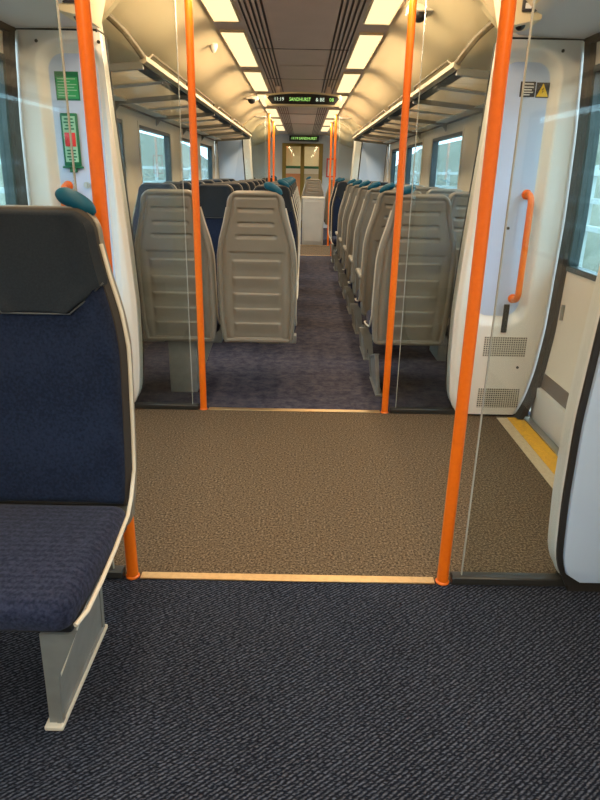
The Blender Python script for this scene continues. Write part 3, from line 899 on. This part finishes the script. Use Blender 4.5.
def make_seat(side=1, handle=True, armrest=False, leg=None):
    """facing -Y; side = local side of the aisle"""
    root = empty('train_seat')
    link('back_shell', SHELL.copy(), 'shell', root, 55)
    link('backrest', BACKP.copy(), 'navy', root, 60)
    link('back_edging', EDGE.copy(), 'shell_edge', root, 60)
    hd = link('headrest', HEADP.copy(), 'leather', root, 60)
    bm = bmesh.new()
    zz = [1.03, 1.01, .99, .97, .957, .951]
    pp = [(-hr_half(z), yr(z) - .099, z) for z in zz]; pp = pp + [(-x, y, z) for x, y, z in reversed(pp)]
    tube(bm, pp, .0022, 6); link('piping', bm, 'piping', hd)
    # seat cushion
    bm = bmesh.new(); box(bm, -.2245, .2245, -.525, -.095, .372, .455, .034, 4)
    for v in bm.verts:
        if v.co.y < -.44: v.co.x *= 1 - .10 * (1 - sstep(-.525, -.44, v.co.y))
        if v.co.z > .4: v.co.z += .010 * (1 - (v.co.x / .23) ** 2)
    link('seat_cushion', bm, 'cushion', root, 60)
    bm = bmesh.new(); box(bm, -.195, .195, -.48, -.02, .345, .374, .01, 2); link('seat_pan', bm, 'black', root)
    for s in (-1, 1):
        p = [(s * (hw(z) + .001), yr(z) - .05, z) for z in (1.12, 1.04, .95, .86, .8, .7, .6, .52)]
        p += [(s * .2255, -.075, .458), (s * .226, -.12, .430), (s * .226, -.25, .408), (s * .225, -.36, .395), (s * .221, -.45, .385), (s * .208, -.492, .380)]
        bm = bmesh.new(); tube(bm, p, .0055, 8); link('edge_trim', bm, 'trim', root)
    if handle:
        bm = bmesh.new()
        a, b = Vector((side * .046, .10, 1.242)), Vector((side * .140, .10, 1.192))
        N = 14; ps = []; rs = []
        for i in range(N + 1):
            t = i / N; ps.append(a.lerp(b, t) + Vector((0, 0, .008 * math.sin(PI * t))))
            rs.append(.023 * max(.12, (1 - abs(2 * t - 1) ** 4)) ** .5)
        tube(bm, ps, rs, 14)
        link('grab_knob', bm, 'teal', root)
    if armrest:
        bm = bmesh.new(); box(bm, side * .200, side * .240, -.36, .030, .605, .640, .014, 3)
        prism(bm, [(-.05, .46), (.02, .46), (.028, .62), (-.06, .62)], 'x', side * .212, side * .232)
        link('armrest', bm, 'shell', root)
    if leg == 'plate' or leg == 'edge':
        lx = side * (.095 if leg == 'plate' else .15)
        bm = bmesh.new()
        # side plate with a sunk field and a flared front flange
        pf = [(-.405, .012), (-.065, .012), (-.105, .255), (-.425, .150)]
        prism(bm, pf, 'x', lx - .012, lx + .008)
        rim = .022
        for (p, q) in zip(pf, pf[1:] + pf[:1]):
            v = Vector((q[0] - p[0], q[1] - p[1])).normalized() * 0
            tube(bm, [(lx + .006, p[0], p[1]), (lx + .006, q[0], q[1])], .009, 6)
        fl = [(lx - .018, .012), (lx + .016, .012), (lx + .022, .19), (lx + .075, .34), (lx - .005, .34), (lx - .012, .15)]
        vs = [bm.verts.new((x, -.41 - (z - .01) * .20, z)) for x, z in fl]; v2 = [bm.verts.new((x, -.395 - (z - .01) * .20, z)) for x, z in fl]
        bm.faces.new(vs); bm.faces.new(v2)
        for i in range(6): bm.faces.new((vs[i], vs[(i + 1) % 6], v2[(i + 1) % 6], v2[i]))
        for v in bm.verts: v.co.x += side * .085 * v.co.z
        pd = link('pedestal', bm, 'metal', root, 30)
        bm = bmesh.new(); prism(bm, [(-.425, .150), (-.105, .255), (-.105, .263), (-.425, .158)], 'x', lx - .016, lx + .014)
        for v in bm.verts: v.co.x += side * .085 * v.co.z
        link('plate_rib', bm, 'metal' if leg == 'edge' else 'trim', pd)
        bm = bmesh.new(); box(bm, lx - .026, lx + .02, -.425, -.05, 0, .014, .003, 1); link('foot_plate', bm, 'metal' if leg == 'edge' else 'trim', pd)
    if leg == 'box':
        bm = bmesh.new(); box(bm, -.085, .085, -.38, -.06, .0, .34, .008, 2)
        prism(bm, [(-.085, .05), (-.19, .335), (-.085, .335)], 'y', -.12, -.09)
        link('pedestal', bm, 'metal', root)
    if leg == 'beam':
        bm = bmesh.new(); box(bm, -.229, .229, -.30, -.22, .285, .338, .006, 2); link('support_beam', bm, 'metal', root)
    return root

SHELL = shell_mesh()
BACKP = pad_mesh(.43, 1.06, lambda z: hw(z) - .010, .048, .030, bolster=.010)
HEADP = pad_mesh(.948, 1.203, hr_half, .054, .009, bolster=.009)
EDGE = pad_mesh(.42, 1.207, lambda z: hw(z) - .003, .034, .012)

front = make_seat(1, True, False, 'plate')
front.location = (-.652, 1.575, 0)
tag(front, 'large navy seat with dark headrest facing the camera beside an orange pole', 'seat', 'navy and grey train seats')

protos = {}
def seat(x, y, rz, label, **kw):
    key = tuple(sorted(kw.items()))
    if key not in protos:
        o = make_seat(**kw); protos[key] = o
    else: o = copy_tree(protos[key])
    o.location = (x, y, 0); o.rotation_euler.z = rz
    tag(o, label, 'seat', 'navy and grey train seats')

LX = [-.226, -.691, -1.156]; LN = ['aisle', 'middle', 'window']
for k, x in enumerate(LX):
    seat(x, 3.60, PI, ['grey ribbed seat back at the end of the three-seat bank, next to the aisle',
                       'grey ribbed seat back seen through glass behind an orange pole, three-seat bank',
                       'grey ribbed seat back tucked behind the white cupboard, window end of three'][k],
         side=-1, handle=(k == 0), armrest=False, leg=('beam', 'box', 'box')[k])
for r in range(7):
    for k, x in enumerate(LX):
        seat(x, 5.25 + .80 * r, 0, 'navy seat facing the camera, ' + ORD[r] + ' facing row of the three-seat bank, ' + LN[k] + ' place',
             side=1, handle=(k == 0), armrest=False, leg='box')
RX = [.674, 1.139]; RN = ['aisle', 'window']
for r in range(6):
    for k, x in enumerate(RX):
        seat(x, 3.60 + .80 * r, PI, 'grey ribbed seat back, ' + ORD[r] + ' row of the two-seat bank, ' + RN[k] + ' place',
             side=1, handle=(k == 0), armrest=(k == 0 and r > 0), leg='edge' if k == 0 else 'box')
for r in range(2):
    for k, x in enumerate(RX):
        seat(x, 9.4 + .85 * r, 0, 'navy seat facing the camera, ' + ORD[r] + ' facing row of the two-seat bank, ' + RN[k] + ' place',
             side=-1, handle=(k == 0), armrest=False, leg='edge' if k == 0 else 'box')
for k, x in enumerate((.226, .691, 1.156)):
    seat(x, 12.92, PI, ['grey ribbed seat back rising behind the tall grey box', 'distant grey seat back just beyond the box, middle of its row of three',
                        'distant grey seat back beyond the far lobby at the window end of three'][k],
         side=1, handle=(k == 0), armrest=False, leg='box')
for r in range(2):
    for k, x in enumerate((-.691, -1.156)):
        seat(x, 13.6 + .8 * r, 0, 'distant navy seat facing the camera past the far lobby, ' + ORD[r] + ' row, ' + RN[k] + ' place',
             side=1, handle=(k == 0), armrest=False, leg='edge' if k == 0 else 'box')

# ------------------------------------------------------------------ grey box in front of the far seat
bx = empty('litter_box', (.228, 12.50, 0)); tag(bx, 'tall pale grey box standing before a seat at the far lobby', 'box')
bm = bmesh.new(); box(bm, -.205, .205, -.12, .12, .0, .86, .012, 2); link('body', bm, 'box', bx)
bm = bmesh.new(); box(bm, -.215, .215, -.13, .13,   .855, .89, .008, 2); link('lid', bm, 'trim', bx)
bm = bmesh.new(); box(bm, -.175, .175, -.128, -.118, .06, .81, .006, 1); link('front_panel', bm, 'box', bx)

# poster on the end wall
ps = empty('framed_poster', (.72, END - .006, 1.45)); tag(ps, 'small red framed poster on the end wall beside the glazed doors', 'poster')
bm = bmesh.new()
box(bm, -.12, .12, -.02, 0, -.22, -.19); box(bm, -.12, .12, -.02, 0, .19, .22); box(bm, -.12, -.09, -.02, 0, -.19, .19); box(bm, .09, .12, -.02, 0, -.19, .19)
link('frame', bm, 'red', ps, None)
plate(ps, 'sheet', -.09, .09, -.19, .19, 'print', -.002, .006)

# ------------------------------------------------------------------ outside: track bed, and an added bank shaped to hide the bright sky
bm = bmesh.new(); box(bm, -40, 40, -30, 60, -1.3, -1.2)
struct(link('ground', bm, 'gravel', smooth=None))
for s in (-1, 1):
    bm = bmesh.new()
    prism(bm, [(s * 5.5, -1.2), (s * 7.0, .6), (s * 8.6, 2.3), (s * 10.5, 3.6), (s * 30, 4.0), (s * 30, -1.2)], 'y', -30, 60)
    struct(link('sky_screen_bank', bm, 'bank'))
    bm = bmesh.new()
    for z in (.55, .95, 1.35): box(bm, s * 4.4, s * 4.46, -25, 55, z, z + .08)
    for k in range(40): box(bm, s * 4.4, s * 4.48, -24 + k * 2, -23.9 + k * 2, -1.2, 1.5)
    f = link('lineside_fence', bm, 'fence', smooth=None)
    tag(f, 'pale lineside rail fence seen through the ' + ('three-seat' if s < 0 else 'two-seat') + ' side windows', 'fence')

# ------------------------------------------------------------------ world: bright overcast sky
w = bpy.data.worlds.new('overcast'); C.world = w; w.use_nodes = True
nt = w.node_tree; nt.nodes.clear()
out = nt.nodes.new('ShaderNodeOutputWorld'); bg = nt.nodes.new('ShaderNodeBackground')
bg.inputs[0].default_value = (.62, .82, 1.0, 1); bg.inputs[1].default_value = 8.0
nt.links.new(bg.outputs[0], out.inputs[0])

# ------------------------------------------------------------------ camera
cam = bpy.data.cameras.new('camera'); co = bpy.data.objects.new('camera', cam); COL.objects.link(co)
cam.sensor_fit = 'HORIZONTAL'; cam.sensor_width = 36; cam.lens = 36 * 620 / 600
cam.clip_start = .02; cam.clip_end = 200
Rm = Matrix.Rotation(-.0015, 4, 'Z') @ Matrix.Rotation(PI / 2 - .3499, 4, 'X') @ Matrix.Rotation(.0191, 4, 'Z')
co.matrix_world = Matrix.Translation((.028, 0, 1.3)) @ Rm
C.camera = co

C.view_settings.view_transform = 'Standard'; C.view_settings.look = 'None'
C.view_settings.exposure = 0.0; C.view_settings.gamma = 1.0; C.view_settings.use_curve_mapping = False
C.cycles.max_bounces = 10; C.cycles.transparent_max_bounces = 16; C.cycles.diffuse_bounces = 6
C.cycles.caustics_reflective = False; C.cycles.caustics_refractive = False
C.cycles.use_denoising = True
C.cycles.sample_clamp_indirect = 6
